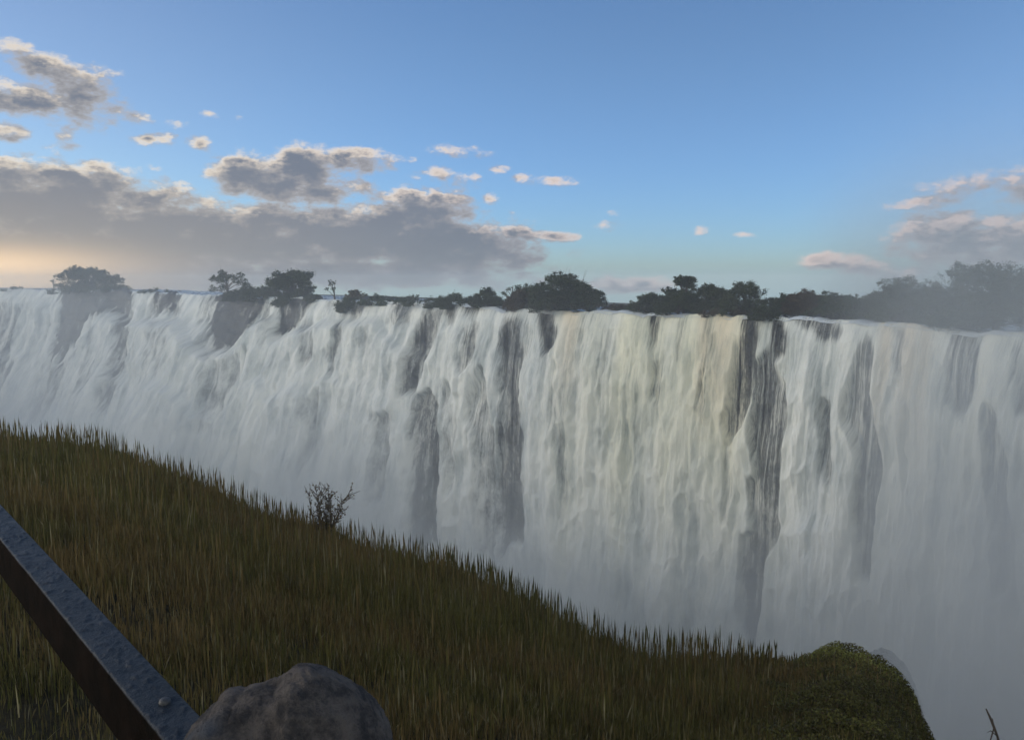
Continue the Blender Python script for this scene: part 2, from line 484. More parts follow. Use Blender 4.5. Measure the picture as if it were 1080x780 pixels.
# ------------------------------------------------------------------ materials of the falls
def rock_material():
    m, t, out = new_mat("wet_basalt")
    geo = t.n('ShaderNodeNewGeometry')
    p = geo.outputs['Position']
    a = t.noise(t.v('MULTIPLY', p, (1, 1, .5)), .35, 6, .6)
    b = t.noise(p, 1.7, 6, .65)
    col = t.mix(t.ss(a, .35, .65), c4(.016, .020, .025), c4(.042, .047, .052))
    col = t.mix(t.ss(b, .55, .75), col, c4(.028, .036, .030))
    bsdf(t, out, col, .55, t.m('ADD', b, a), .6, .8, spec=.3)
    return m
MROCK = rock_material()

def water_material():
    m, t, out = new_mat("falling_water")
    fv = t.attr('flow', 'Vector')
    u, v, _z = t.sep(fv)[:3]
    rk = t.attr('rock'); tint = t.attr('tint')
    warp = t.noise(t.xyz(t.m('MULTIPLY', u, .16), t.m('MULTIPLY', v, .05), 0.0), 1.0, 3, .5)
    uu = t.m('ADD', u, t.m('MULTIPLY', warp, 1.2))
    cl_ = t.attr('clump')
    inv = t.m('SUBTRACT', 1.25, cl_)
    s1 = t.noise(t.xyz(t.m('MULTIPLY', uu, 1.9), t.m('MULTIPLY', v, .030), 0.0), 1.0, 7, .66)
    s2 = t.noise(t.xyz(t.m('MULTIPLY', uu, 6.0), t.m('MULTIPLY', v, .5), 4.0), 1.0, 4, .7)
    s3 = t.noise(t.xyz(t.m('MULTIPLY', uu, .75), t.m('MULTIPLY', v, .34), 9.0), 1.0, 8, .72)
    s0 = t.noise(t.xyz(t.m('MULTIPLY', uu, .21), t.m('MULTIPLY', v, .010), 13.0), 1.0, 4, .6)
    s4 = t.noise(t.xyz(t.m('MULTIPLY', uu, .17), t.m('MULTIPLY', v, .075), 17.0), 1.0, 6, .65)
    s5 = t.noise(t.xyz(t.m('MULTIPLY', uu, .42), t.m('MULTIPLY', v, .17), 23.0), 1.0, 9, .66)
    s6 = t.noise(t.xyz(t.m('MULTIPLY', u, 3.2), t.m('MULTIPLY', v, 1.5), 27.0), 1.0, 4, .7)
    brk = t.m('MAXIMUM', t.m('MULTIPLY', cl_, .6), t.ss(v, 6, 60, .12, .85))
    streak = t.m('ADD', t.m('MULTIPLY', s1, .62), t.m('MULTIPLY', s2, .38))
    puff = t.m('ADD', t.m('MULTIPLY', s5, .60), t.m('ADD', t.m('MULTIPLY', s3, .16), t.m('MULTIPLY', s6, .24)))
    mixn = t.m('ADD', t.m('MULTIPLY', streak, t.m('SUBTRACT', 1.0, brk)), t.m('MULTIPLY', puff, brk))
    big = t.m('ADD', t.m('SUBTRACT', s0, .5), t.m('MULTIPLY', t.m('SUBTRACT', s4, .5), 1.1))
    dev = t.m('SUBTRACT', mixn, .5)
    cov = t.m('SUBTRACT', t.m('ADD', t.m('ADD', 1.25, t.m('MULTIPLY', big, 1.5)), t.m('MULTIPLY', dev, t.m('ADD', 4.6, t.m('MULTIPLY', rk, 1.8)))), t.m('MULTIPLY', rk, 1.4))
    alpha = t.ss(cov, -.55, 1.25)
    dens = t.ss(t.m('ADD', t.m('MULTIPLY', dev, .5), t.m('MULTIPLY', big, .95)), -.32, .22)
    thin = c4(.50, .55, .54); thick = c4(.87, .88, .82)
    col = t.mix(dens, thin, thick)
    silt = t.mix(t.m('MULTIPLY', tint, .8), c4(1, 1, 1), c4(.96, .92, .72))
    warm = t.mix(t.attr('warm'), silt, c4(1.0, .80, .58))
    col = t.mix(1.0, col, warm, 'MULTIPLY')
    b = bsdf(t, None, col, .6, t.m('ADD', t.m('MULTIPLY', mixn, .7), t.m('MULTIPLY', s4, .9)), 1.3, .55, spec=.2)
    tr = t.n('ShaderNodeBsdfTransparent')
    mx = t.n('ShaderNodeMixShader')
    t.put(mx, 0, alpha); t.put(mx, 1, tr.outputs[0]); t.put(mx, 2, b.outputs[0])
    t.t.links.new(mx.outputs[0], out.inputs[0])
    return m

Pr, U, V, rk, sx, sy, nc = face(2, 330, 'rock')
cliff = tag(mesh("cliff", Pr, grid_faces(330, nc)[:, ::-1], MROCK), "dark wet basalt cliff behind the falling water", None, None, 'structure')

Pw, U, V, rk, sx, sy, nc = face(1, 430, 'water')
tint = smooth(sx, 560, 620) * smooth(sx, 860, 760) + .35 * smooth(sx, 860, 940) + .15
tint = tint * (0.7 + .6 * fbm(U / 7, V / 60, 3, 71)) * smooth(V, 75, 8)
wb = np.zeros_like(U)
for cx, w in ((764, 16), (962, 12), (978, 9), (745, 8), (936, 8), (604, 10)):
    wb = np.maximum(wb, np.exp(-((sx - cx + 3 * fbm(U / 3, V / 30, 2, 75)) / w) ** 2))
wb = wb * smooth(V, 26, 1) * .55
water = tag(mesh("waterfall", Pw, grid_faces(430, nc)[:, ::-1], water_material(), attrs={
    'flow': ('FLOAT_VECTOR', np.stack([U, V, U * 0], -1)), 'rock': ('FLOAT', rk),
    'tint': ('FLOAT', np.clip(tint, 0, 1)), 'clump': ('FLOAT', smooth(sx, 620, 380) + .25), 'warm': ('FLOAT', wb)}), "long white curtain of falling water over the gorge edge", None, None, 'structure')
del Pr, Pw

# ------------------------------------------------------------------ river above the lip and the land behind it
def river_material():
    m, t, out = new_mat("river_water")
    fv = t.attr('flow', 'Vector')
    u, v, _z = t.sep(fv)[:3]
    n = t.noise(t.xyz(t.m('MULTIPLY', u, .25), t.m('MULTIPLY', v, .5), 0.0), 1.0, 6, .65)
    n2 = t.noise(t.xyz(u, t.m('MULTIPLY', v, 1.6), 5.0), 1.0, 4, .6)
    foam = t.ss(t.m('ADD', t.m('ADD', n, t.m('MULTIPLY', n2, .25)), t.m('DIVIDE', .25, t.m('ADD', v, 1.0))), .58, .78)
    col = t.mix(foam, c4(.05, .07, .075), c4(.62, .66, .66))
    bsdf(t, out, col, t.m('ADD', t.m('MULTIPLY', foam, .4), .12), t.m('ADD', n, n2), .25, .8)
    return m

BACK = np.array([-0.6, 0, .7, 1.5, 2.5, 4, 6, 9, 13, 18, 26])
ci = np.arange(0, NC, 2)
bd = BACK[:, None]
X = LX[ci][None] - NX[ci][None] * bd; Y = LY_[ci][None] - NY[ci][None] * bd
Ur = arc[ci][None] * np.ones_like(bd)
Zr = LZ[ci][None] + 0.10 + .28 * fbm(Ur / 2.2, bd / 1.2, 3, 81) * smooth(bd, -.6, 1) + .35 * fbm(Ur / 14, bd / 8, 2, 83) - .5 * smooth(bd, .2, -.6)
tag(mesh("river", np.stack([X, Y, Zr], -1), grid_faces(len(BACK), len(ci)), river_material(),
         attrs={'flow': ('FLOAT_VECTOR', np.stack([Ur, bd * np.ones_like(Ur), Ur * 0], -1))}), "fast river surface just above the lip", None, None, 'structure')

def soil_material(name, a, b, sc_=.3):
    m, t, out = new_mat(name)
    geo = t.n('ShaderNodeNewGeometry')
    n = t.noise(geo.outputs['Position'], sc_, 7, .62)
    n2 = t.noise(geo.outputs['Position'], sc_ * 14, 5, .65)
    bsdf(t, out, t.mix(t.ss(t.m('ADD', t.m('MULTIPLY', n, .6), t.m('MULTIPLY', n2, .4)), .38, .62), a, b), .95, n2, .3 / max(sc_, .3) * .1, .8, spec=.1)
    return m
MPLAT = soil_material("bank_ground", c4(.05, .055, .025), c4(.10, .085, .05), .08)
ci = np.arange(0, NC, 8)
BK = np.array([22, 30, 45, 80, 130, 200, 280, 380])[:, None]
BK2 = BK
X = LX[ci][None] - NX[ci][None] * BK; Y = LY_[ci][None] - NY[ci][None] * BK
Z = LZ[ci][None] - .1 - .03 * (BK - 22) + .25 * fbm(arc[ci][None] / 20, BK / 20, 3, 85)
tag(mesh("far_ground", np.stack([X, Y, Z], -1), grid_faces(len(BK), len(ci)), MPLAT), "wooded plateau land beyond the falls", None, None, 'structure')
del X, Y, Z

# gorge floor: boiling foam
m, t, out = new_mat("gorge_foam")
geo = t.n('ShaderNodeNewGeometry')
n = t.noise(geo.outputs['Position'], .06, 8, .65)
bsdf(t, out, t.mix(t.ss(n, .4, .6), c4(.25, .32, .33), c4(.8, .82, .8)), .5, n, 3, .8)
gx_, gy_ = np.meshgrid(np.linspace(-900, 400, 120), np.linspace(-60, 900, 90))
mesh_floor = mesh("gorge_river", np.stack([gx_, gy_, -103 + 1.0 * fbm(gx_ / 14, gy_ / 14, 3, 91)], -1), grid_faces(90, 120), m)
tag(mesh_floor, "churning river at the foot of the falls", None, None, 'structure')

# ------------------------------------------------------------------ near hillside
SKP = np.array([-600, -300, -100, 0, 100, 200, 250, 300, 350, 400, 450, 500, 550, 600, 650, 700, 750, 800, 850, 885, 910, 930, 945, 957, 966, 974, 985, 1000, 1100, 1400])
SKY_ = np.array([400, 430, 455, 470, 480, 516, 540, 561, 577, 590, 604, 622, 648, 674, 695, 711, 712, 705, 696, 688, 691, 700, 713, 728, 745, 766, 792, 815, 822, 800])
SKE = np.array([17, 16, 15, 14, 14, 13.5, 13.2, 13, 12.6, 12, 11.5, 11, 10.5, 10, 9.5, 9, 8.7, 8.5, 8.2, 8, 7.9, 7.8, 7.7, 7.6, 7.5, 7.3, 6.8, 6, 5, 5])
tS, sS = ray(SKP, SKY_)
azS = np.arctan(tS)
def edge(a):
    """horizontal distance (along y for the front) and height of the brow for an azimuth"""
    e = np.interp(a, azS, SKE); s = np.interp(a, azS, sS)
    return e / np.cos(np.clip(a, -1.1, 1.0)), s * np.cos(np.clip(a, -1.1, 1.0))     # radial distance, slope per radial metre
def ground(a, r):
    E, s = edge(a)
    zE = s * E
    k = np.clip((r - 2.0) / (E - 2.0), 0, None)
    z = -1.70 + (zE + 1.70) * np.minimum(k, 1)
    z = z + .05 * fbm(r * np.sin(a) / 1.3, r * np.cos(a) / 1.3, 3, 95) * smooth(r, 1, 3) * smooth(r, E + .5, E - 1.0)
    over = np.maximum(r - E, 0)
    z = z - (over * .5 + over ** 2 * 1.1)
    return z
azf = np.concatenate([np.linspace(R(-75), R(55), 520)])
rr = np.concatenate([np.linspace(.02, 2, 12), np.linspace(2.1, 17.5, 210)])
aa, rrr = np.meshgrid(azf, rr)
E_, _ = edge(aa)
rq = rrr * 1.0
Z = ground(aa, rq)
skirt_r = np.array([19, 21, 23, 26])[:, None] * np.ones((1, len(azf)))
aa2 = np.concatenate([aa, np.repeat(azf[None], 4, 0)]); rq2 = np.concatenate([rq, skirt_r])
Z2 = np.maximum(ground(aa2, rq2), -104.5)
Z2[-1] = -104.5
a_front = np.stack([rq2 * np.sin(aa2), rq2 * np.cos(aa2), Z2], -1)
MSOIL = soil_material("hill_soil", c4(.022, .020, .010), c4(.05, .040, .022), 1.2)
tag(mesh("hillside", a_front, grid_faces(len(rq2), len(azf)), MSOIL), "steep grassy hillside dropping to the gorge", None, None, 'structure')
# ground behind the viewer, level with the path
ab = np.concatenate([np.linspace(R(55), R(285), 120)])
rb = np.array([.02, 1, 2, 4, 8, 16, 40, 120, 400])[:, None]
zb = -1.70 - .0 * rb + .2 * fbm(rb * np.sin(ab) / 9, rb * np.cos(ab) / 9, 3, 97) * smooth(rb, 3, 12)
bl = smooth(np.minimum(ab - R(55), R(285) - ab), 0, R(25))[None]
eb = np.where(ab < R(170), R(55), R(-75))
zf = ground(np.broadcast_to(eb[None], (len(rb), len(ab))), np.broadcast_to(rb, (len(rb), len(ab))))
zb = np.maximum(zb * bl + np.maximum(zf, -104.5) * (1 - bl), -104.5)
tag(mesh("rear_ground", np.stack([rb * np.sin(ab), rb * np.cos(ab), zb], -1), grid_faces(len(rb), len(ab)), MSOIL), "level ground behind the viewpoint", None, None, 'structure')

# ------------------------------------------------------------------ grass
def leaf_material(name, rough=.7, trans=.25, spec=.25):
    m, t, out = new_mat(name)
    col = t.attr('col', 'Color')
    b = bsdf(t, None, col, rough, spec=spec)
    tl = t.n('ShaderNodeBsdfTranslucent'); t.put(tl, 0, col)
    mx = t.n('ShaderNodeMixShader'); mx.inputs[0].default_value = trans
    t.put(mx, 1, b.outputs[0]); t.put(mx, 2, tl.outputs[0])
    t.t.links.new(mx.outputs[0], out.inputs[0])
    return m
MGRASS = leaf_material("grass_blades", .75, .2, .15)

def blades(a, r, h, wd, lean, colr, seedhead):
    """a,r polar position; h height; returns verts (n,7,3), faces"""
    n = len(a)
    base = np.stack([r * np.sin(a), r * np.cos(a), ground(a, r) - .02], -1)
    th = rng.uniform(0, 2 * math.pi, n)
    side = np.stack([np.cos(th), np.sin(th), th * 0], -1)
    ph = rng.uniform(0, 2 * math.pi, n)
    ld = np.stack([np.cos(ph), np.sin(ph), ph * 0], -1) * lean[:, None]
    V = np.empty((n, 7, 3))
    fr = (0, .45, .78)
    wr = np.where(seedhead[:, None], np.array([[.35, .35, 1.5]]), np.array([[1.0, .85, .5]]))
    for k in range(3):
        c = base + ld * (fr[k] ** 2)[None] * h[:, None] if False else base + ld * (fr[k] ** 2) * h[:, None]
        c = c + np.array([0, 0, 1]) * (fr[k] * h)[:, None]
        V[:, 2 * k] = c - side * (wd * wr[:, k] * .5)[:, None]
        V[:, 2 * k + 1] = c + side * (wd * wr[:, k] * .5)[:, None]
    V[:, 6] = base + ld * h[:, None] + np.array([0, 0, 1]) * h[:, None]
    o = (np.arange(n) * 7)[:, None]
    q = np.concatenate([o + [0, 1, 3, 2], o + [2, 3, 5, 4]]).reshape(-1, 4)
    tr = o + [4, 5, 6]
    return V, q, tr, np.repeat(colr[:, None, :], 7, 1)

def grass_field(n, hm, amin, amax, rmin, dens_far=0.0, over=.45):
    a = rng.uniform(amin, amax, n)
    E, _ = edge(a)
    r = np.sqrt(rng.uniform(0, 1, n) * ((E + over) ** 2 - rmin ** 2) + rmin ** 2)
    if dens_far:
        r = np.where(rng.uniform(0, 1, n) < dens_far, E + over - rng.uniform(0, 2.2, n), r)
    return a, r, E

def palette(x, y, n):
    q = fbm(x / 1.1, y / 1.1, 3, 101) + .6 * fbm(x / .25, y / .25, 2, 103) + rng.normal(0, .38, n)
    g1 = np.array([.114, .108, .028]); g2 = np.array([.188, .130, .048]); g3 = np.array([.072, .084, .022]); st = np.array([.30, .26, .14])
    w = smooth(q, -.3, .5)[:, None]
    c = g1 * (1 - w) + g2 * w
    w3 = smooth(fbm(x / 2.1 + 9, y / 2.1, 2, 107), .05, .5)[:, None] * .6
    c = c * (1 - w3) + g3 * w3
    s = rng.uniform(0, 1, n) < .08
    c[s] = st * rng.uniform(.6, 1.1, (s.sum(), 1))
    return c * rng.uniform(.6, 1.35, (n, 1))

A0, A1 = R(-56), R(44)
VS, QS, TS, CS = [], [], [], []
def add_b(res):
    o = sum(len(v) for v in VS)
    v, q, tr, c = res
    VS.append(v.reshape(-1, 3)); QS.append(q + o); TS.append(tr + o); CS.append(c.reshape(-1, 3))

def hump_w(a, r):
    """1 where short mossy growth replaces the tall grass"""
    x, y = r * np.sin(a), r * np.cos(a)
    px_ = 540 + F * np.tan(a)
    E, _ = edge(a)
    return smooth(px_ + 30 * fbm(x / .8, y / .8, 2, 111), 800, 900) * smooth(E - r, 5.6, 2.6)

n = 860000
a, r, E = grass_field(n, .3, A0, A1, 1.3, .10)
x, y = r * np.sin(a), r * np.cos(a)
cl_ = fbm(x / .45, y / .45, 3, 105)
keep = (rng.uniform(0, 1, n) < .55 + .7 * cl_ + .2) & (rng.uniform(0, 1, n) > hump_w(a, r) * .93)
a, r, E, x, y, cl_ = [q[keep] for q in (a, r, E, x, y, cl_)]
n = len(a)
h = rng.uniform(.15, .30, n) * (1 + .35 * cl_)
h *= 1 - .62 * smooth(540 + F * np.tan(a), 740, 860)
tall = rng.uniform(0, 1, n) < .05 + .17 * smooth(E - r, 1.2, 0)
nb_ = .42 + .58 * smooth(r, 3, 8.5)
h *= nb_ * (1 - .42 * smooth(E - r, 1.1, .1))
h[tall] *= rng.uniform(1.4, 2.2, tall.sum())
wd = rng.uniform(.0013, .0031, n) * (1 + r / 6.5)
wd[tall] *= 1.35
lean = np.abs(rng.normal(0, .10, n)) + .02
lean[tall] *= .6
bent = (rng.uniform(0, 1, n) < .08) & ~tall
lean[bent] += rng.uniform(.2, .8, bent.sum())
seed = rng.uniform(0, 1, n) < .35
c = palette(x, y, n)
c[seed] = c[seed] * .6 + np.array([.085, .06, .03]) * .5
add_b(blades(a, r, h, wd * np.where(seed, 1.2, 1), lean, c, seed))
# tall stalks with seed heads along the brow
n = 3600
a = rng.uniform(A0, R(19), n)
E, _ = edge(a)
r = E + .25 - np.abs(rng.normal(0, .7, n))
x, y = r * np.sin(a), r * np.cos(a)
keep = rng.uniform(0, 1, n) < .45 + 1.1 * fbm(x / .5, y / .5, 3, 131)
a, r, x, y = a[keep], r[keep], x[keep], y[keep]; n = len(a)
h = rng.uniform(.24, .66, n) * (1 - .45 * smooth(540 + F * np.tan(a), 760, 830))
add_b(blades(a, r, h, rng.uniform(.008, .015, n), np.abs(rng.normal(0, .05, n)), palette(x, y, n) * .8, np.ones(n, bool)))
grass = mesh("grass", np.concatenate(VS), np.concatenate([np.concatenate(QS).ravel(), np.concatenate(TS).ravel()]), MGRASS, shade=False,
             attrs={'col': ('FLOAT_COLOR', np.concatenate([np.concatenate(CS), np.ones((sum(len(v) for v in VS), 1))], 1))},
             sizes=np.concatenate([np.full(sum(len(q) for q in QS), 4), np.full(sum(len(q) for q in TS), 3)]).astype(np.int32))
tag(grass, "tall olive and brown grass covering the near slope", "grass", None, 'stuff')

# short leafy cover on the hump at the right
def leaf_quads(cen, size, colr, flat=.0):
    n = len(cen)
    u = rng.normal(size=(n, 3)); u /= np.linalg.norm(u, axis=1)[:, None]
    w = rng.normal(size=(n, 3)); w[:, 2] += flat
    v = np.cross(u, w); v /= np.linalg.norm(v, axis=1)[:, None] + 1e-9
    s = np.asarray(size).reshape(-1, 1) * .5
    V = np.stack([cen - u * s, cen - v * s * .6, cen + u * s, cen + v * s * .6], 1)
    f = np.arange(n * 4).reshape(-1, 4)
    c = np.concatenate([np.repeat(colr, 4, 0), np.ones((n * 4, 1))], 1)
    return V.reshape(-1, 3), f, c
n = 170000
a = rng.uniform(R(14), R(31), n)
E, _ = edge(a)
r = E + .9 - rng.uniform(0, 1, n) ** 1.1 * 6.0
hw = hump_w(a, r)
keep = rng.uniform(0, 1, n) < np.clip(hw * 1.6 + smooth(r - E, -.1, .1) * smooth(540 + F * np.tan(a), 840, 880), 0, 1)
a, r = a[keep], r[keep]; n = len(a)
x, y = r * np.sin(a), r * np.cos(a)
bump = .17 * np.maximum(fbm(x / .35, y / .35, 3, 121), -.3)
z = ground(a, r) + rng.uniform(-.01, .07, n) + bump
q = (smooth(fbm(x / .5, y / .5, 3, 123) + rng.normal(0, .25, n), -.3, .5) * (.25 + .75 * smooth(E[keep] - r, 2.2, .4)))[:, None]
c = (np.array([.085, .080, .026]) * (1 - q) + np.array([.24, .24, .06]) * q) * rng.uniform(.6, 1.3, (n, 1))
br = rng.uniform(0, 1, n) < .18
c[br] = np.array([.075, .058, .03])
v, f, cc_ = leaf_quads(np.stack([x, y, z], -1), rng.uniform(.011, .028, n), c, .6)
tag(mesh("ground_cover", v, f, MGRASS, shade=False, attrs={'col': ('FLOAT_COLOR', cc_)}), "short green mossy growth over the rounded brow", "ground cover", None, 'stuff')

# ------------------------------------------------------------------ trees along the river
MCROWN = leaf_material("tree_leaves", .7, .25, .2)
m, t, out = new_mat("bark")
geo = t.n('ShaderNodeNewGeometry')
nb = t.noise(t.v('MULTIPLY', geo.outputs['Position'], (4, 4, 1)), 2, 4)
bsdf(t, out, t.mix(nb, c4(.05, .04, .03), c4(.12, .10, .08)), .9, nb, .05)
MBARK = m

def make_tree(name, label, cat, px, ytop, ybase, hw, back, kind='dense', hue=0, group=None, seed=0, cut=0.0):
    """a tree whose crown spans hw pixels each side, standing 'back' metres behind the lip (negative: on the brink)"""
    rs = np.random.default_rng(500 + seed)
    k = np.interp(px, cols, np.arange(NC)); i = int(k)
    Yc = LY_[i] - NY[i] * back
    zt = at(px, ytop, Yc); zb = at(px, ybase, Yc)
    m_per = Yc / F * 1.01
    H = zt[2] - zb[2]; W = hw * m_per
    root = empty(name, zb)
    tag(root, label, cat, group)
    px_m = m_per
    lobes = []
    if kind == 'dense':
        nl = 16
        for q in range(nl):
            ang = rs.uniform(-1, 1); hx = ang * W * .78
            top = H * math.sqrt(max(.05, 1 - (ang * .9) ** 2)) * rs.uniform(.78, .98)
            rad = rs.uniform(.26, .38) * (W + H) * .5
            zc = max(top - rad * .8, H * .15) if q % 3 else rs.uniform(.15, .6) * H
            lobes.append((hx, rs.uniform(-.7, .7) * W, zc, rad))
        bot = .05
    elif kind == 'block':
        for q in range(18):
            hx = rs.uniform(-.72, .72) * W; rad = rs.uniform(.2, .3) * W
            lobes.append((hx, rs.uniform(-.6, .6) * W, rs.uniform(.2, .98) * H - rad * .8 if q > 7 else H - rad * rs.uniform(.8, 1.1), rad))
    elif kind == 'umbrella':
        for q in range(17):
            ang = rs.uniform(-1, 1); hx = ang * W * .82
            rad = rs.uniform(.20, .32) * W
            zc = H * (.97 - .28 * ang * ang) - rad * rs.uniform(.6, 1.3)
            if q % 4 == 0: zc = rs.uniform(.35, .6) * H
            lobes.append((hx, rs.uniform(-.7, .7) * W, zc, rad))
    elif kind == 'airy':
        for q in range(15):
            hx = rs.uniform(-.85, .85) * W; rad = rs.uniform(.16, .30) * W
            zc = H * rs.uniform(.30, .97) * (1 - .25 * abs(hx / W)) - rad * .5
            lobes.append((hx, rs.uniform(-.5, .5) * W, zc, rad))
    elif kind == 'sapling':
        for q in range(5):
            lobes.append((rs.uniform(-.7, .7) * W, rs.uniform(-.5, .5) * W, H * rs.uniform(.6, .95), .26 * W))
    elif kind == 'bush':
        for q in range(11):
            ang = rs.uniform(-1, 1)
            rad = rs.uniform(.3, .5) * H
            lobes.append((ang * W * .85, rs.uniform(-.5, .5) * W, max(H * (1 - .5 * ang * ang) * rs.uniform(.7, 1) - rad, .15 * H), rad))
    if kind in ('dense', 'umbrella', 'block') and W > 12 * m_per:
        for q in range(9):
            rad = rs.uniform(.22, .34) * min(W, H)
            lobes.append((rs.uniform(-.85, .85) * W, rs.uniform(-.5, .5) * W, rs.uniform(.12, .38) * H, rad))
    if kind == 'block':
        for q in range(16):
            lobes.append((rs.uniform(-.74, .74) * W, rs.uniform(-.5, .5) * W, rs.uniform(.15, .80) * H, rs.uniform(.22, .34) * W))
    pts, wts = [], []
    for (hx, hy, zc, rad) in lobes:
        leaf = max(.16, 1.15 * px_m)
        cnt = int(np.clip((rad / leaf) ** 2 * (30 if kind not in ('airy', 'sapling') else 13), 30, 1400))
        d = rs.normal(size=(cnt, 3)); d /= np.linalg.norm(d, axis=1)[:, None]
        rr_ = rad * .8 * rs.uniform(.2, 1.0, cnt) ** .5
        nsub = 9
        sc_ = rs.normal(size=(nsub, 3)); sc_ /= np.linalg.norm(sc_, axis=1)[:, None]; sc_[:, 2] = sc_[:, 2] * .6 + .12
        sc_ = sc_ * (rad * rs.uniform(.7, 1.12, nsub))[:, None]
        sr_ = rad * rs.uniform(.14, .36, nsub)
        which = rs.integers(0, nsub, cnt); onsub = rs.uniform(0, 1, cnt) < .62
        d[:, 2] *= .72
        d = np.where(onsub[:, None], sc_[which] + d * (sr_[which] * rs.uniform(.2, 1.15, cnt))[:, None], d * rr_[:, None])
        pts.append(np.array([hx, hy, zc]) + d); wts.append(np.full(cnt, rs.uniform(.7, 1.3)))
    # stray sprays at the outline
    p = np.concatenate(pts); ww = np.concatenate(wts)
    p = p + rs.normal(0, .05 * W if kind in ('dense', 'block') else .03 * W, p.shape) * (rs.uniform(0, 1, (len(p), 1)) < .35)
    p[:, 2] = np.maximum(p[:, 2], .02 * H)
    sel = np.ones(len(p), bool)
    leaf = max(.16, 1.15 * px_m)
    pal = [np.array([.045, .062, .024]), np.array([.075, .055, .028]), np.array([.06, .075, .035]), np.array([.13, .11, .06])][hue]
    colr = pal * (ww * rs.uniform(.6, 1.4, len(p)))[:, None]
    st_ = rng.bit_generator.state
    v, f, cc2 = leaf_quads(p, rs.uniform(.6, 1.5, len(p)) * leaf, colr)
    # trunk and limbs
    tr = max(.10 * math.sqrt(H), .08)
    parts = [tube([(0, 0, -.4), (.02 * W, 0, H * .25), (-.03 * W, .02 * W, H * .5), (0, 0, H * .75)], [tr * 1.3, tr, tr * .7, tr * .3])]
    for (hx, hy, zc, rad) in lobes:
        z0 = min(zc * .5, H * .5)
        mid = ((hx * .45), hy * .45, z0 + (zc - z0) * .55)
        parts.append(tube([(0, 0, z0), mid, (hx, hy, zc)], [tr * .5, tr * .33, tr * .12], 5))
        if kind in ('airy', 'sapling', 'umbrella'):
            for _q in range(3):
                e = np.array([hx, hy, zc]) + rs.normal(0, rad * .8, 3)
                parts.append(tube([(hx, hy, zc), tuple(e)], [tr * .12, tr * .04], 4))
    tv, tf = join(parts)
    mesh("crown", v, f, MCROWN, root, shade=False, attrs={'col': ('FLOAT_COLOR', cc2)})
    mesh("trunk" if kind != 'bush' else "stem", tv, tf, MBARK, root)
    return root

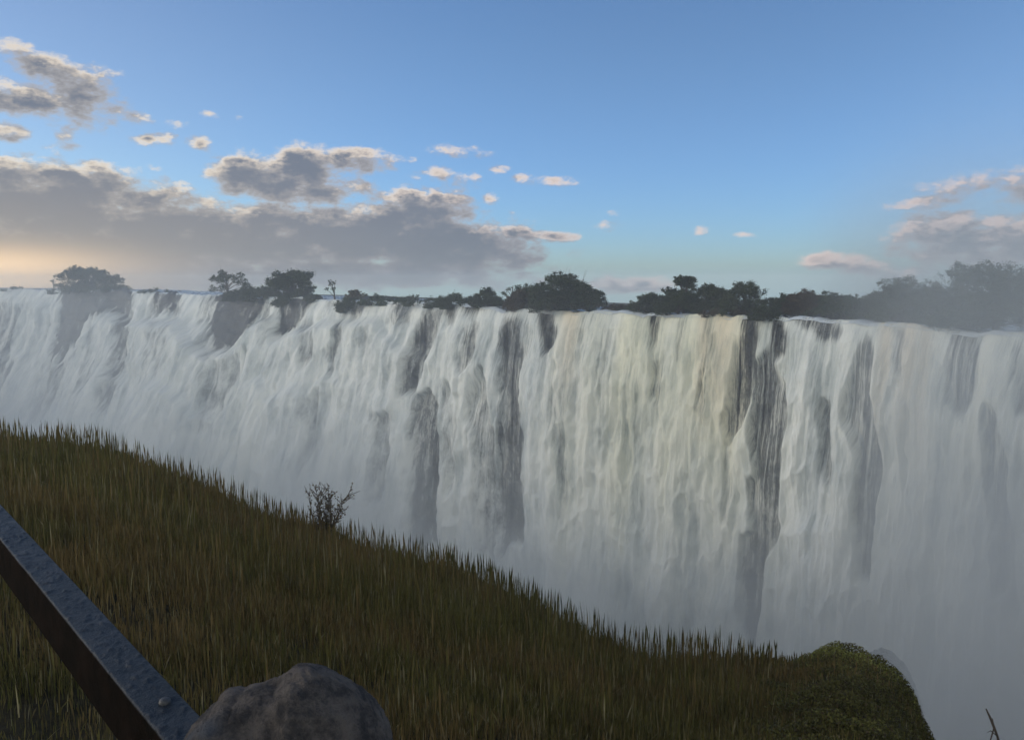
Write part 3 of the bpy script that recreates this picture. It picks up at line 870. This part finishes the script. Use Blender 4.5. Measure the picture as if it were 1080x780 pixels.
TREES = [
    # name, label, category, px, top, base, halfwidth, back, kind, hue
    ("broadleaf_tree", "dome-shaped dark tree alone on the far left brink, hazy against the sunset glow", 92, 279, 309, 30, 3, 'umbrella', 0),
    ("sapling", "tiny sapling just left of the hazy dome-shaped tree", 57, 290, 308, 5, 3, 'sapling', 0),
    ("shrub", "low dark scrub on the brink right of the hazy dome-shaped tree", 122, 298, 309, 22, 3, 'bush', 0),
    ("broadleaf_tree", "open ragged tree with see-through crown left of the square-topped tree", 240, 277, 315, 24, 2, 'airy', 0),
    ("shrub", "low bushes at the foot of the open ragged tree", 262, 299, 318, 26, 1, 'bush', 0),
    ("broadleaf_tree", "dense square-topped tree above a dark bare rock face", 308, 284, 325, 26, 0, 'block', 0),
    ("shrub", "small dark bush leaning out right of the square-topped tree", 332, 307, 322, 10, 0, 'bush', 0),
    ("sapling", "thin sparse sapling with two small tufts near the square-topped tree", 353, 295, 322, 11, 1, 'sapling', 0),
    ("shrub", "small pale straw-coloured bush beside the thin sapling", 377, 302, 318, 9, 8, 'bush', 3),
    ("shrub", "dark rounded bush on the rock right of the thin sapling", 371, 307, 330, 15, -1, 'bush', 0),
    ("shrub", "low spreading bushes over the dark wet rock left of the middle", 402, 308, 322, 22, 3, 'bush', 0),
    ("shrub", "thin line of low shoreline scrub left of the middle trees", 448, 313, 323, 26, 2, 'bush', 2),
    ("shrub", "long dark scrub strip joining the rock bushes to the shoreline scrub", 430, 309, 322, 44, 7, 'bush', 0),
    ("shrub", "dark scrub strip behind the low shoreline scrub left of the middle grove", 485, 307, 324, 40, 9, 'bush', 0),
    ("shrub", "dark undergrowth joining the square-topped tree to the open ragged tree", 278, 298, 318, 22, 2, 'bush', 0),
    ("shrub", "long dark scrub strip on the brink under the hazy dome-shaped tree", 96, 299, 310, 44, 3, 'bush', 0),
    ("shrub", "short olive scrub on the dark ledge between two low shoreline thickets", 466, 314, 325, 20, 5, 'bush', 2),
    ("shrub", "dark patch of scrub left of the long low shoreline scrub", 425, 312, 322, 16, 4, 'bush', 0),
    ("shrub", "low shoreline scrub touching the left side of the middle grove", 484, 311, 326, 22, 2, 'bush', 0),
    ("broadleaf_tree", "small round dark tree at the left end of the middle grove", 513, 302, 328, 17, 4, 'dense', 0),
    ("broadleaf_tree", "narrow see-through tree rising left in the middle grove", 541, 292, 328, 14, 8, 'airy', 0),
    ("broadleaf_tree", "brownish bushy tree in front of the flat-topped tree in the middle grove", 553, 299, 329, 20, 5, 'dense', 1),
    ("broadleaf_tree", "tallest wide flat-topped tree of the middle grove", 592, 286, 328, 36, 6, 'umbrella', 0),
    ("broadleaf_tree", "dark dense tree filling the foot of the flat-topped tree", 592, 300, 330, 36, 3, 'dense', 0),
    ("broadleaf_tree", "rounded dark tree at the right end of the middle grove", 620, 299, 329, 18, 4, 'dense', 0),
    ("shrub", "reddish low bush in the gap right of the middle grove", 650, 316, 330, 16, 6, 'bush', 1),
    ("leaning_tree", "dark tree leaning right at the left end of the right-hand wood", 684, 306, 331, 19, 5, 'dense', 0),
    ("broadleaf_tree", "tall round-headed tree first in the long right-hand wood", 721, 289, 332, 24, 6, 'umbrella', 0),
    ("broadleaf_tree", "dark shrubby tree below the round-headed tree", 715, 302, 332, 26, 4, 'dense', 0),
    ("broadleaf_tree", "mid-height tree right of the round-headed tree", 753, 297, 333, 22, 7, 'dense', 2),
    ("broadleaf_tree", "broad domed tree with olive crown behind the brink bush", 785, 293, 334, 30, 7, 'dense', 2),
    ("shrub", "dark round bush perched on the very lip of the falls above a black rock streak", 805, 319, 338, 14, -1, 'bush', 0),
    ("shrub", "low brown scrub at the lip left of the dark perched bush", 765, 320, 335, 26, 2, 'bush', 1),
    ("broadleaf_tree", "reddish brown domed tree right of the dark perched bush", 849, 302, 336, 20, 9, 'dense', 1),
    ("broadleaf_tree", "small dark tree with a pointed tuft right of the reddish tree", 879, 302, 337, 16, 9, 'dense', 0),
    ("broadleaf_tree", "plain dark low tree before the wood rises", 905, 305, 340, 20, 9, 'dense', 0),
    ("broadleaf_tree", "low dark tree filling the gap beside the dark perched bush", 826, 306, 336, 16, 12, 'dense', 0),
    ("broadleaf_tree", "low tree between the reddish tree and the tufted tree", 864, 306, 337, 16, 12, 'dense', 2),
    ("broadleaf_tree", "small tree under the left bough of the open spreading tree", 923, 303, 341, 18, 11, 'dense', 0),
    ("shrub", "straggly bush between the middle grove and the right-hand wood", 668, 315, 331, 14, 8, 'bush', 2),
    ("broadleaf_tree", "dark thicket at the water's edge under the rising wood", 890, 314, 340, 34, 7, 'dense', 0),
    ("broadleaf_tree", "open spreading tree with a bough reaching left, in thin mist", 942, 284, 342, 29, 10, 'dense', 0),
    ("broadleaf_tree", "dense misty tree under the open spreading tree", 948, 298, 343, 30, 7, 'dense', 2),
    ("broadleaf_tree", "tree in mist between the spreading tree and the tall pair", 982, 289, 345, 25, 9, 'dense', 0),
    ("broadleaf_tree", "tall upright misty tree, left of the tall pair", 1013, 270, 348, 26, 9, 'dense', 0),
    ("broadleaf_tree", "tallest tree of the wood, fading in blue spray", 1050, 262, 350, 32, 9, 'dense', 0),
    ("broadleaf_tree", "pale tree nearly lost in the spray at the right edge", 1085, 264, 352, 34, 9, 'dense', 0),
    ("shrub", "misty bush at the lip under the tall pair of trees", 1020, 318, 350, 44, 6, 'dense', 0),
    ("broadleaf_tree", "tree just outside the right edge in the spray", 1128, 262, 360, 34, 9, 'dense', 0),
    ("broadleaf_tree", "tree far outside the right edge", 1190, 262, 366, 40, 9, 'dense', 0),
    ("shrub", "low dark hump of scrub on the brink at the far left edge", 20, 301, 308, 26, 4, 'bush', 0),
    ("shrub", "low scrub right of the tiny trees on the long left brink", 165, 303, 309, 26, 5, 'bush', 0),
]
for i, (nm, lab, px, yt, yb, hw, bk, kd, hue) in enumerate(TREES):
    make_tree(nm, lab, {'shrub': 'shrub', 'sapling': 'sapling'}.get(nm, 'tree'), px, yt, yb, hw, bk, kd, hue,
              "trees and shrubs along the brink of the falls", i)

# ------------------------------------------------------------------ foreground things
def lobed_rock(name, lobes, subdiv, amp, mat, seed=0, fr=6.0, parent=None):
    """one closed boulder: sphere directions pushed out to the farthest lobe, then roughened"""
    import bmesh
    bm = bmesh.new(); bmesh.ops.create_icosphere(bm, subdivisions=subdiv, radius=1)
    d = np.array([v.co[:] for v in bm.verts]); f = np.array([[v.index for v in q.verts] for q in bm.faces]); bm.free()
    c0 = np.array(lobes[0][:3])
    rmax = np.zeros(len(d))
    for (x, y, z, a, b, c) in lobes:
        o = (c0 - np.array([x, y, z])) / np.array([a, b, c]); dd = d / np.array([a, b, c])
        A = (dd ** 2).sum(1); B = (dd * o).sum(1); Cq = (o ** 2).sum() - 1
        disc = B * B - A * Cq
        tt = np.where(disc > 0, (-B + np.sqrt(np.maximum(disc, 0))) / A, 0)
        rmax = (rmax ** 14 + np.maximum(tt, 0) ** 14) ** (1 / 14)
    P_ = c0 + d * rmax[:, None]
    s = rmax.mean()
    nse = sum((fbm(P_[:, i] * fr / s * .5 + 3 * i, P_[:, (i + 1) % 3] * fr / s * .5, 5, 200 + seed + i * 7, .6) for i in range(3))) / 2
    rid = 1 - np.abs(fbm(P_[:, 0] * fr / s * .3 + P_[:, 2] * fr / s * .3, P_[:, 1] * fr / s * .3, 3, 230 + seed)) * 2
    P_ = P_ + d * ((nse * amp + rid * amp * .3 + .016 * fbm(P_[:, 0] * 60 + P_[:, 1] * 25, P_[:, 2] * 60 - P_[:, 1] * 40, 4, 77, .7)) * s)[:, None]
    return mesh(name, P_, f, mat, parent)

m, t, out = new_mat("boulder_stone")
tco = t.n('ShaderNodeTexCoord').outputs['Object']
n1 = t.noise(tco, 16, 9, .7); n2 = t.noise(tco, 60, 6, .7); n3 = t.noise(tco, 2.6, 4, .6)
col = t.mix(t.ss(n1, .38, .62), c4(.052, .048, .048), c4(.175, .15, .132))
col = t.mix(t.ss(n3, .5, .62), col, c4(.10, .11, .13))
col = t.mix(t.ss(n2, .6, .75), col, c4(.035, .032, .030))
bsdf(t, out, col, .85, t.m('ADD', t.m('MULTIPLY', n1, 1.0), t.m('MULTIPLY', n2, .45)), .06, 1.0, spec=.2)
MSTONE = m
Yb = 1.62; q = Yb / F
def bx(px, py, Y=Yb): return at(px, py, Y)
c1 = bx(325, 706); c2 = bx(238, 727)
def lb(px, py, dy, dz, a, b_, c_):
    q_ = bx(px, py); return (q_[0], Yb + dy, q_[2] - dz, a, b_, c_)
b = lobed_rock("boulder", [
    lb(322, 708, 0, .19, .115, .17, .19), lb(356, 726, .01, .17, .10, .15, .17), lb(374, 748, 0, .16, .075, .13, .16),
    lb(282, 724, -.01, .18, .10, .16, .18), lb(262, 727, -.015, .175, .085, .15, .17), lb(246, 731, -.02, .16, .075, .14, .16), lb(232, 748, -.03, .17, .08, .13, .17),
    lb(300, 780, .02, .33, .27, .27, .35), lb(300, 780, .02, .62, .34, .34, .42)], 7, .05, MSTONE, 3, 7)
tag(b, "rough grey-brown boulder at the bottom beside the dark rail", "boulder")

# rail: a wet squared beam, level, about 10 cm wide
zr = -.95
def onz(px, py, z):
    t, s = ray(px, py); Y = z / float(s); return np.array([float(t) * Y, Y])
Fa, Fb = onz(0, 530, zr), onz(180, 720, zr)
Na, Nb = onz(0, 563, zr), onz(155, 770, zr)
dr = (Fb - Fa) / np.linalg.norm(Fb - Fa)
nr_ = np.array([dr[1], -dr[0]])
if np.dot(Na - Fa, nr_) < 0: nr_ = -nr_
wid = (np.dot(Na - Fa, nr_) + np.dot(Nb - Fa, nr_)) / 2
s0, s1 = -1.6, np.linalg.norm(Fb - Fa) + .34
rail = empty("guard_rail", (Fa[0] + dr[0] * s0 + nr_[0] * wid / 2, Fa[1] + dr[1] * s0 + nr_[1] * wid / 2, -1.9))
tag(rail, "dark wet squared rail with a bluish sheen crossing the lower left corner", "railing")
bpy.context.view_layer.update()
def local(Pw): return np.asarray(Pw) - np.array(rail.location)
def beam_mesh(w, hgt, s0, s1, ns=420):
    # rounded-rect profile swept along the beam, with dents and raised droplets on top
    prof = []
    rb_ = .008
    for (cx, cz, a0) in ((w - rb_, -rb_, 0), (w - rb_, -hgt + rb_, -90), (rb_, -hgt + rb_, -180), (rb_, -rb_, -270)):
        for k in range(4):
            a_ = R(90 + a0 - k * 30)
            prof.append((cx + rb_ * math.cos(a_), cz + rb_ * math.sin(a_)))
    P2 = []
    for i in range(len(prof)):
        p0, p1 = np.array(prof[i]), np.array(prof[(i + 1) % len(prof)])
        nseg = max(1, int(np.linalg.norm(p1 - p0) / .004))
        for k in range(nseg): P2.append(p0 + (p1 - p0) * k / nseg)
    P2 = np.array(P2)
    s = np.linspace(s0, s1, ns)
    S, I = np.meshgrid(s, np.arange(len(P2)), indexing='ij')
    pw, pz = P2[I, 0], P2[I, 1]
    n_ = .0022 * fbm(S / .05, pw / .03 + pz / .03, 4, 301) + .0035 * fbm(S / .4, pz / .2 + pw / .2, 2, 303)
    drops = np.zeros_like(S)
    rd = np.random.default_rng(5)
    for _ in range(340):
        a_, b_, rr_ = rd.uniform(0, s1), rd.uniform(.008, w - .008), rd.uniform(.0025, .008)
        d2 = ((S - a_) / rr_ / 1.3) ** 2 + ((pw - b_) / rr_) ** 2
        drops = np.maximum(drops, np.where(pz > -.004, rr_ * .45 * np.sqrt(np.clip(1 - d2, 0, 1)), 0))
    pz2 = pz + n_ + drops; pw2 = pw + n_ * .8
    X = Fa[0] + dr[0] * S + nr_[0] * pw2; Y = Fa[1] + dr[1] * S + nr_[1] * pw2
    V_ = np.stack([X, Y, zr + pz2], -1).reshape(-1, 3)
    nP = len(P2)
    fc = grid_faces(ns, nP, wrap=True)
    return V_, fc, nP
V_, fc, nP = beam_mesh(wid, .155, s0, s1)
m, t, out = new_mat("wet_weathered_metal")
geo = t.n('ShaderNodeNewGeometry')
n1 = t.noise(geo.outputs['Position'], 9, 7, .65); n2 = t.noise(geo.outputs['Position'], 70, 5, .7)
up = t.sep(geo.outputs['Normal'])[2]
rust_shade = t.mix(t.ss(n1, .35, .65), c4(.004, .003, .002), c4(.010, .006, .004))
sky_lit = t.mix(t.ss(n1, .4, .7), c4(.013, .017, .022), c4(.030, .034, .040))
colr = t.mix(t.ss(t.m('ADD', up, t.m('MULTIPLY', n2, .2)), .5, .9), rust_shade, sky_lit)  # bluish sky light painted on upward faces, shade over rust on the sides
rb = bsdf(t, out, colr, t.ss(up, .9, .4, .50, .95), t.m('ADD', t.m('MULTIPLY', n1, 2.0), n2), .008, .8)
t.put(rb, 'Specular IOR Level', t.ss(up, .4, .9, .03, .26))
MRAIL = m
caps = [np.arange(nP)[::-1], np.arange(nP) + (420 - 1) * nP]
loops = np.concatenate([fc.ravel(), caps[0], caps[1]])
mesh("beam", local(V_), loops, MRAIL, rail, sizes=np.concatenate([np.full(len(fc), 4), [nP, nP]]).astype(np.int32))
# bolt heads and the posts that carry the beam
m, t, out = new_mat("bolt_zinc")
nb = t.noise(t.n('ShaderNodeNewGeometry').outputs['Position'], 300, 4)
bsdf(t, out, t.mix(nb, c4(.025, .028, .032), c4(.06, .06, .06)), .6, nb, .002)
MBOLT = m
def bolt(s, w):
    c = np.array([Fa[0] + dr[0] * s + nr_[0] * w, Fa[1] + dr[1] * s + nr_[1] * w, zr])
    prof = [(0.0135, -.002), (.0135, .0045), (.0115, .009), (.006, .0115), (.0005, .012)]
    V = []
    for (r_, h_) in prof:
        th = np.arange(12) * math.pi / 6
        V.append(np.stack([c[0] + r_ * np.cos(th), c[1] + r_ * np.sin(th), np.full(12, c[2] + h_)], -1))
    mesh("bolt", local(np.concatenate(V)), grid_faces(5, 12, True), MBOLT, rail)
pb = onz(174, 741, zr) - Fa
bolt(float(np.dot(pb, dr)), float(np.dot(pb, nr_)))
def post(s):
    c = np.array([Fa[0] + dr[0] * s + nr_[0] * wid / 2, Fa[1] + dr[1] * s + nr_[1] * wid / 2])
    z0, z1 = -2.3, zr - .153
    a_, b_ = .045, .045
    ring = [(-a_, -b_), (a_, -b_), (a_, b_), (-a_, b_)]
    V = [[c[0] + dr[0] * u_ + nr_[0] * v_, c[1] + dr[1] * u_ + nr_[1] * v_, z] for z in (z0, z1) for u_, v_ in ring]
    f = [[0, 1, 5, 4], [1, 2, 6, 5], [2, 3, 7, 6], [3, 0, 4, 7], [4, 5, 6, 7], [3, 2, 1, 0]]
    o = mesh("post", local(V), f, MRAIL, rail, shade=False)
    bv = o.modifiers.new("bevel", 'BEVEL'); bv.width = .006; bv.segments = 2
post(-1.2)

# twiggy shrub standing in the grass on the skyline
def twig_shrub(name, label, cat, px, pyb, Y, Hm, nst, spread, seed, leafy=True, colr=(.15, .11, .05), cat_parent=None):
    rs = np.random.default_rng(seed)
    base = at(px, pyb, Y)
    root = empty(name, base); tag(root, label, cat)
    parts, lp = [], []
    for k in range(nst):
        az_ = rs.uniform(0, 2 * math.pi); ln = Hm * rs.uniform(.55, 1.0); sp = spread * rs.uniform(.1, 1)
        p = np.array([rs.normal(0, .03), rs.normal(0, .03), -.05]); path = [p.copy()]
        d = np.array([math.cos(az_) * sp, math.sin(az_) * sp, 1.0]); d /= np.linalg.norm(d)
        for s in range(6):
            d = d + rs.normal(0, .10, 3) + np.array([0, 0, .05]); d /= np.linalg.norm(d)
            p = p + d * ln / 6; path.append(p.copy())
            if s > 1:
                for _ in range(3):
                    e = d + rs.normal(0, .55, 3); e /= np.linalg.norm(e)
                    L = ln * rs.uniform(.10, .24)
                    q1 = p + e * L; parts.append(tube([p, (p + q1) / 2 + rs.normal(0, .01, 3), q1], [.006, .0045, .002], 4))
                    for _2 in range(5): lp.append(p + e * L * rs.uniform(.2, 1.05) + rs.normal(0, .012, 3))
            for _2 in range(3): lp.append(p + rs.normal(0, .018, 3))
        parts.append(tube(path, np.linspace(.012, .004, 7), 5))
    v, f = join(parts)
    mesh("stem", v, f, MBARK, root)
    lp = np.array(lp)
    c = np.array(colr) * rs.uniform(.6, 1.4, (len(lp), 1))
    v, f, cc2 = leaf_quads(lp, rs.uniform(.018, .045, len(lp)), c)
    mesh("foliage", v, f, MCROWN, root, shade=False, attrs={'col': ('FLOAT_COLOR', cc2)})
    return root
twig_shrub("twiggy_shrub", "bare twiggy shrub sticking up from the grass against the white water", "shrub", 345, 579, 12.0, .98, 14, .40, 41)

# dead bent stalk at the lower right corner
rs = np.random.default_rng(9)
Yk = 4.6
def rel(px, py, b): return at(px, py, Yk) - b
b0 = at(1058, 800, Yk)
st = empty("dead_stalk", b0)
tag(st, "bent dead stalk poking up in the bottom right corner", "stalk")
parts = [tube([rel(1058, 800, b0), rel(1052, 776, b0), rel(1046, 760, b0), rel(1040, 747, b0)], [.006, .007, .008, .004], 6),
         tube([rel(1044, 782, b0), rel(1048, 768, b0), rel(1047, 757, b0)], [.004, .004, .002], 5),
         tube([rel(1052, 776, b0), rel(1045, 770, b0), rel(1041, 772, b0)], [.003, .003, .001], 5)]
v, f = join(parts)
mesh("stem", v, f, MBARK, st)
# misty rocks standing out of the gorge below the hump
MR = MROCK
for (lab, px, py, Y, w, hgt, sd) in (
        ("blurred dark rock in the mist just right of the mossy brow", 934, 690, 90, 24, 60, 5),):
    p = at(px, py, Y); k = Y / F
    o = lobed_rock("rock", [(p[0], Y, p[2] - w * k * .9, w * k, w * k, w * k), (p[0] + w * k * .4, Y, p[2] - hgt * k * 1.3, w * k * 1.3, w * k * 1.2, hgt * k * 1.1), (p[0] + w * k * .6, Y, -98, w * k * 2.0, w * k * 1.8, (p[2] + 98) * .8)], 6, .16, MR, sd, 8)
    tag(o, lab, "rock")

# ------------------------------------------------------------------ spray in the gorge and the haze over everything
def prism(name, poly, z0, z1):
    n = len(poly)
    V = [(x, y, z0) for x, y in poly] + [(x, y, z1) for x, y in poly]
    loops, sizes = [], []
    for i in range(n):
        j = (i + 1) % n
        loops += [i, j, n + j, n + i]; sizes.append(4)
    loops += list(range(n))[::-1] + list(range(n, 2 * n)); sizes += [n, n]
    return mesh(name, V, np.array(loops), None, None, False, sizes=np.array(sizes, np.int32))

def mist_material():
    m, t, out = new_mat("spray_volume")
    geo = t.n('ShaderNodeNewGeometry')
    p = geo.outputs['Position']
    x, y, z = t.sep(p)[:3]
    n = t.noise(t.v('MULTIPLY', p, (.034, .034, .020)), 1.0, 3, .55)
    cl2 = t.ss(n, .34, .66)
    low = t.m('MULTIPLY', t.ss(z, -10, -72), t.ss(x, -200, 20, .55, 1.0))
    dens = t.m('ADD', .0010, t.m('MULTIPLY', t.m('MULTIPLY', low, low), .044))
    dens = t.m('MULTIPLY', dens, t.ss(z, 3, -10))
    dens = t.m('ADD', dens, t.m('MULTIPLY', t.m('MULTIPLY', t.ss(y, 180, 330), t.ss(z, 16, 4)), .0016))
    right = t.m('MULTIPLY', t.ss(t.m('SUBTRACT', x, t.m('MULTIPLY', y, .28)), 6, 36), t.ss(z, 26, -34))
    dens = t.m('ADD', dens, t.m('MULTIPLY', right, .042))
    dens = t.m('MULTIPLY', dens, t.m('ADD', .10, t.m('MULTIPLY', cl2, 1.65)))
    dens = t.m('MULTIPLY', dens, t.ss(y, 17, 38))
    v = t.n('ShaderNodeVolumePrincipled')
    v.inputs['Color'].default_value = c4(.86, .905, .905)
    t.put(v, 'Density', dens)
    v.inputs['Anisotropy'].default_value = .1
    t.t.links.new(v.outputs[0], out.inputs[1])
    return m
mist = prism("mist", [(120, 17), (150, 100), (70, 165), (-20, 240), (-130, 350), (-330, 560), (-480, 560), (-480, 300), (-150, 17)], -102, 40)
mist.data.materials.append(mist_material())
tag(mist, "spray rising out of the gorge", "mist", None, 'stuff')

m, t, out = new_mat("haze_volume")
v = t.n('ShaderNodeVolumePrincipled')
v.inputs['Color'].default_value = c4(.85, .90, .95)
v.inputs['Density'].default_value = .0008
t.t.links.new(v.outputs[0], out.inputs[1])
haze = prism("haze", [(-1150, -450), (700, -450), (700, 1150), (-1150, 1150)], -112, 15)
haze.data.materials.append(m)
tag(haze, "thin bluish haze over the gorge", "haze", None, 'stuff')
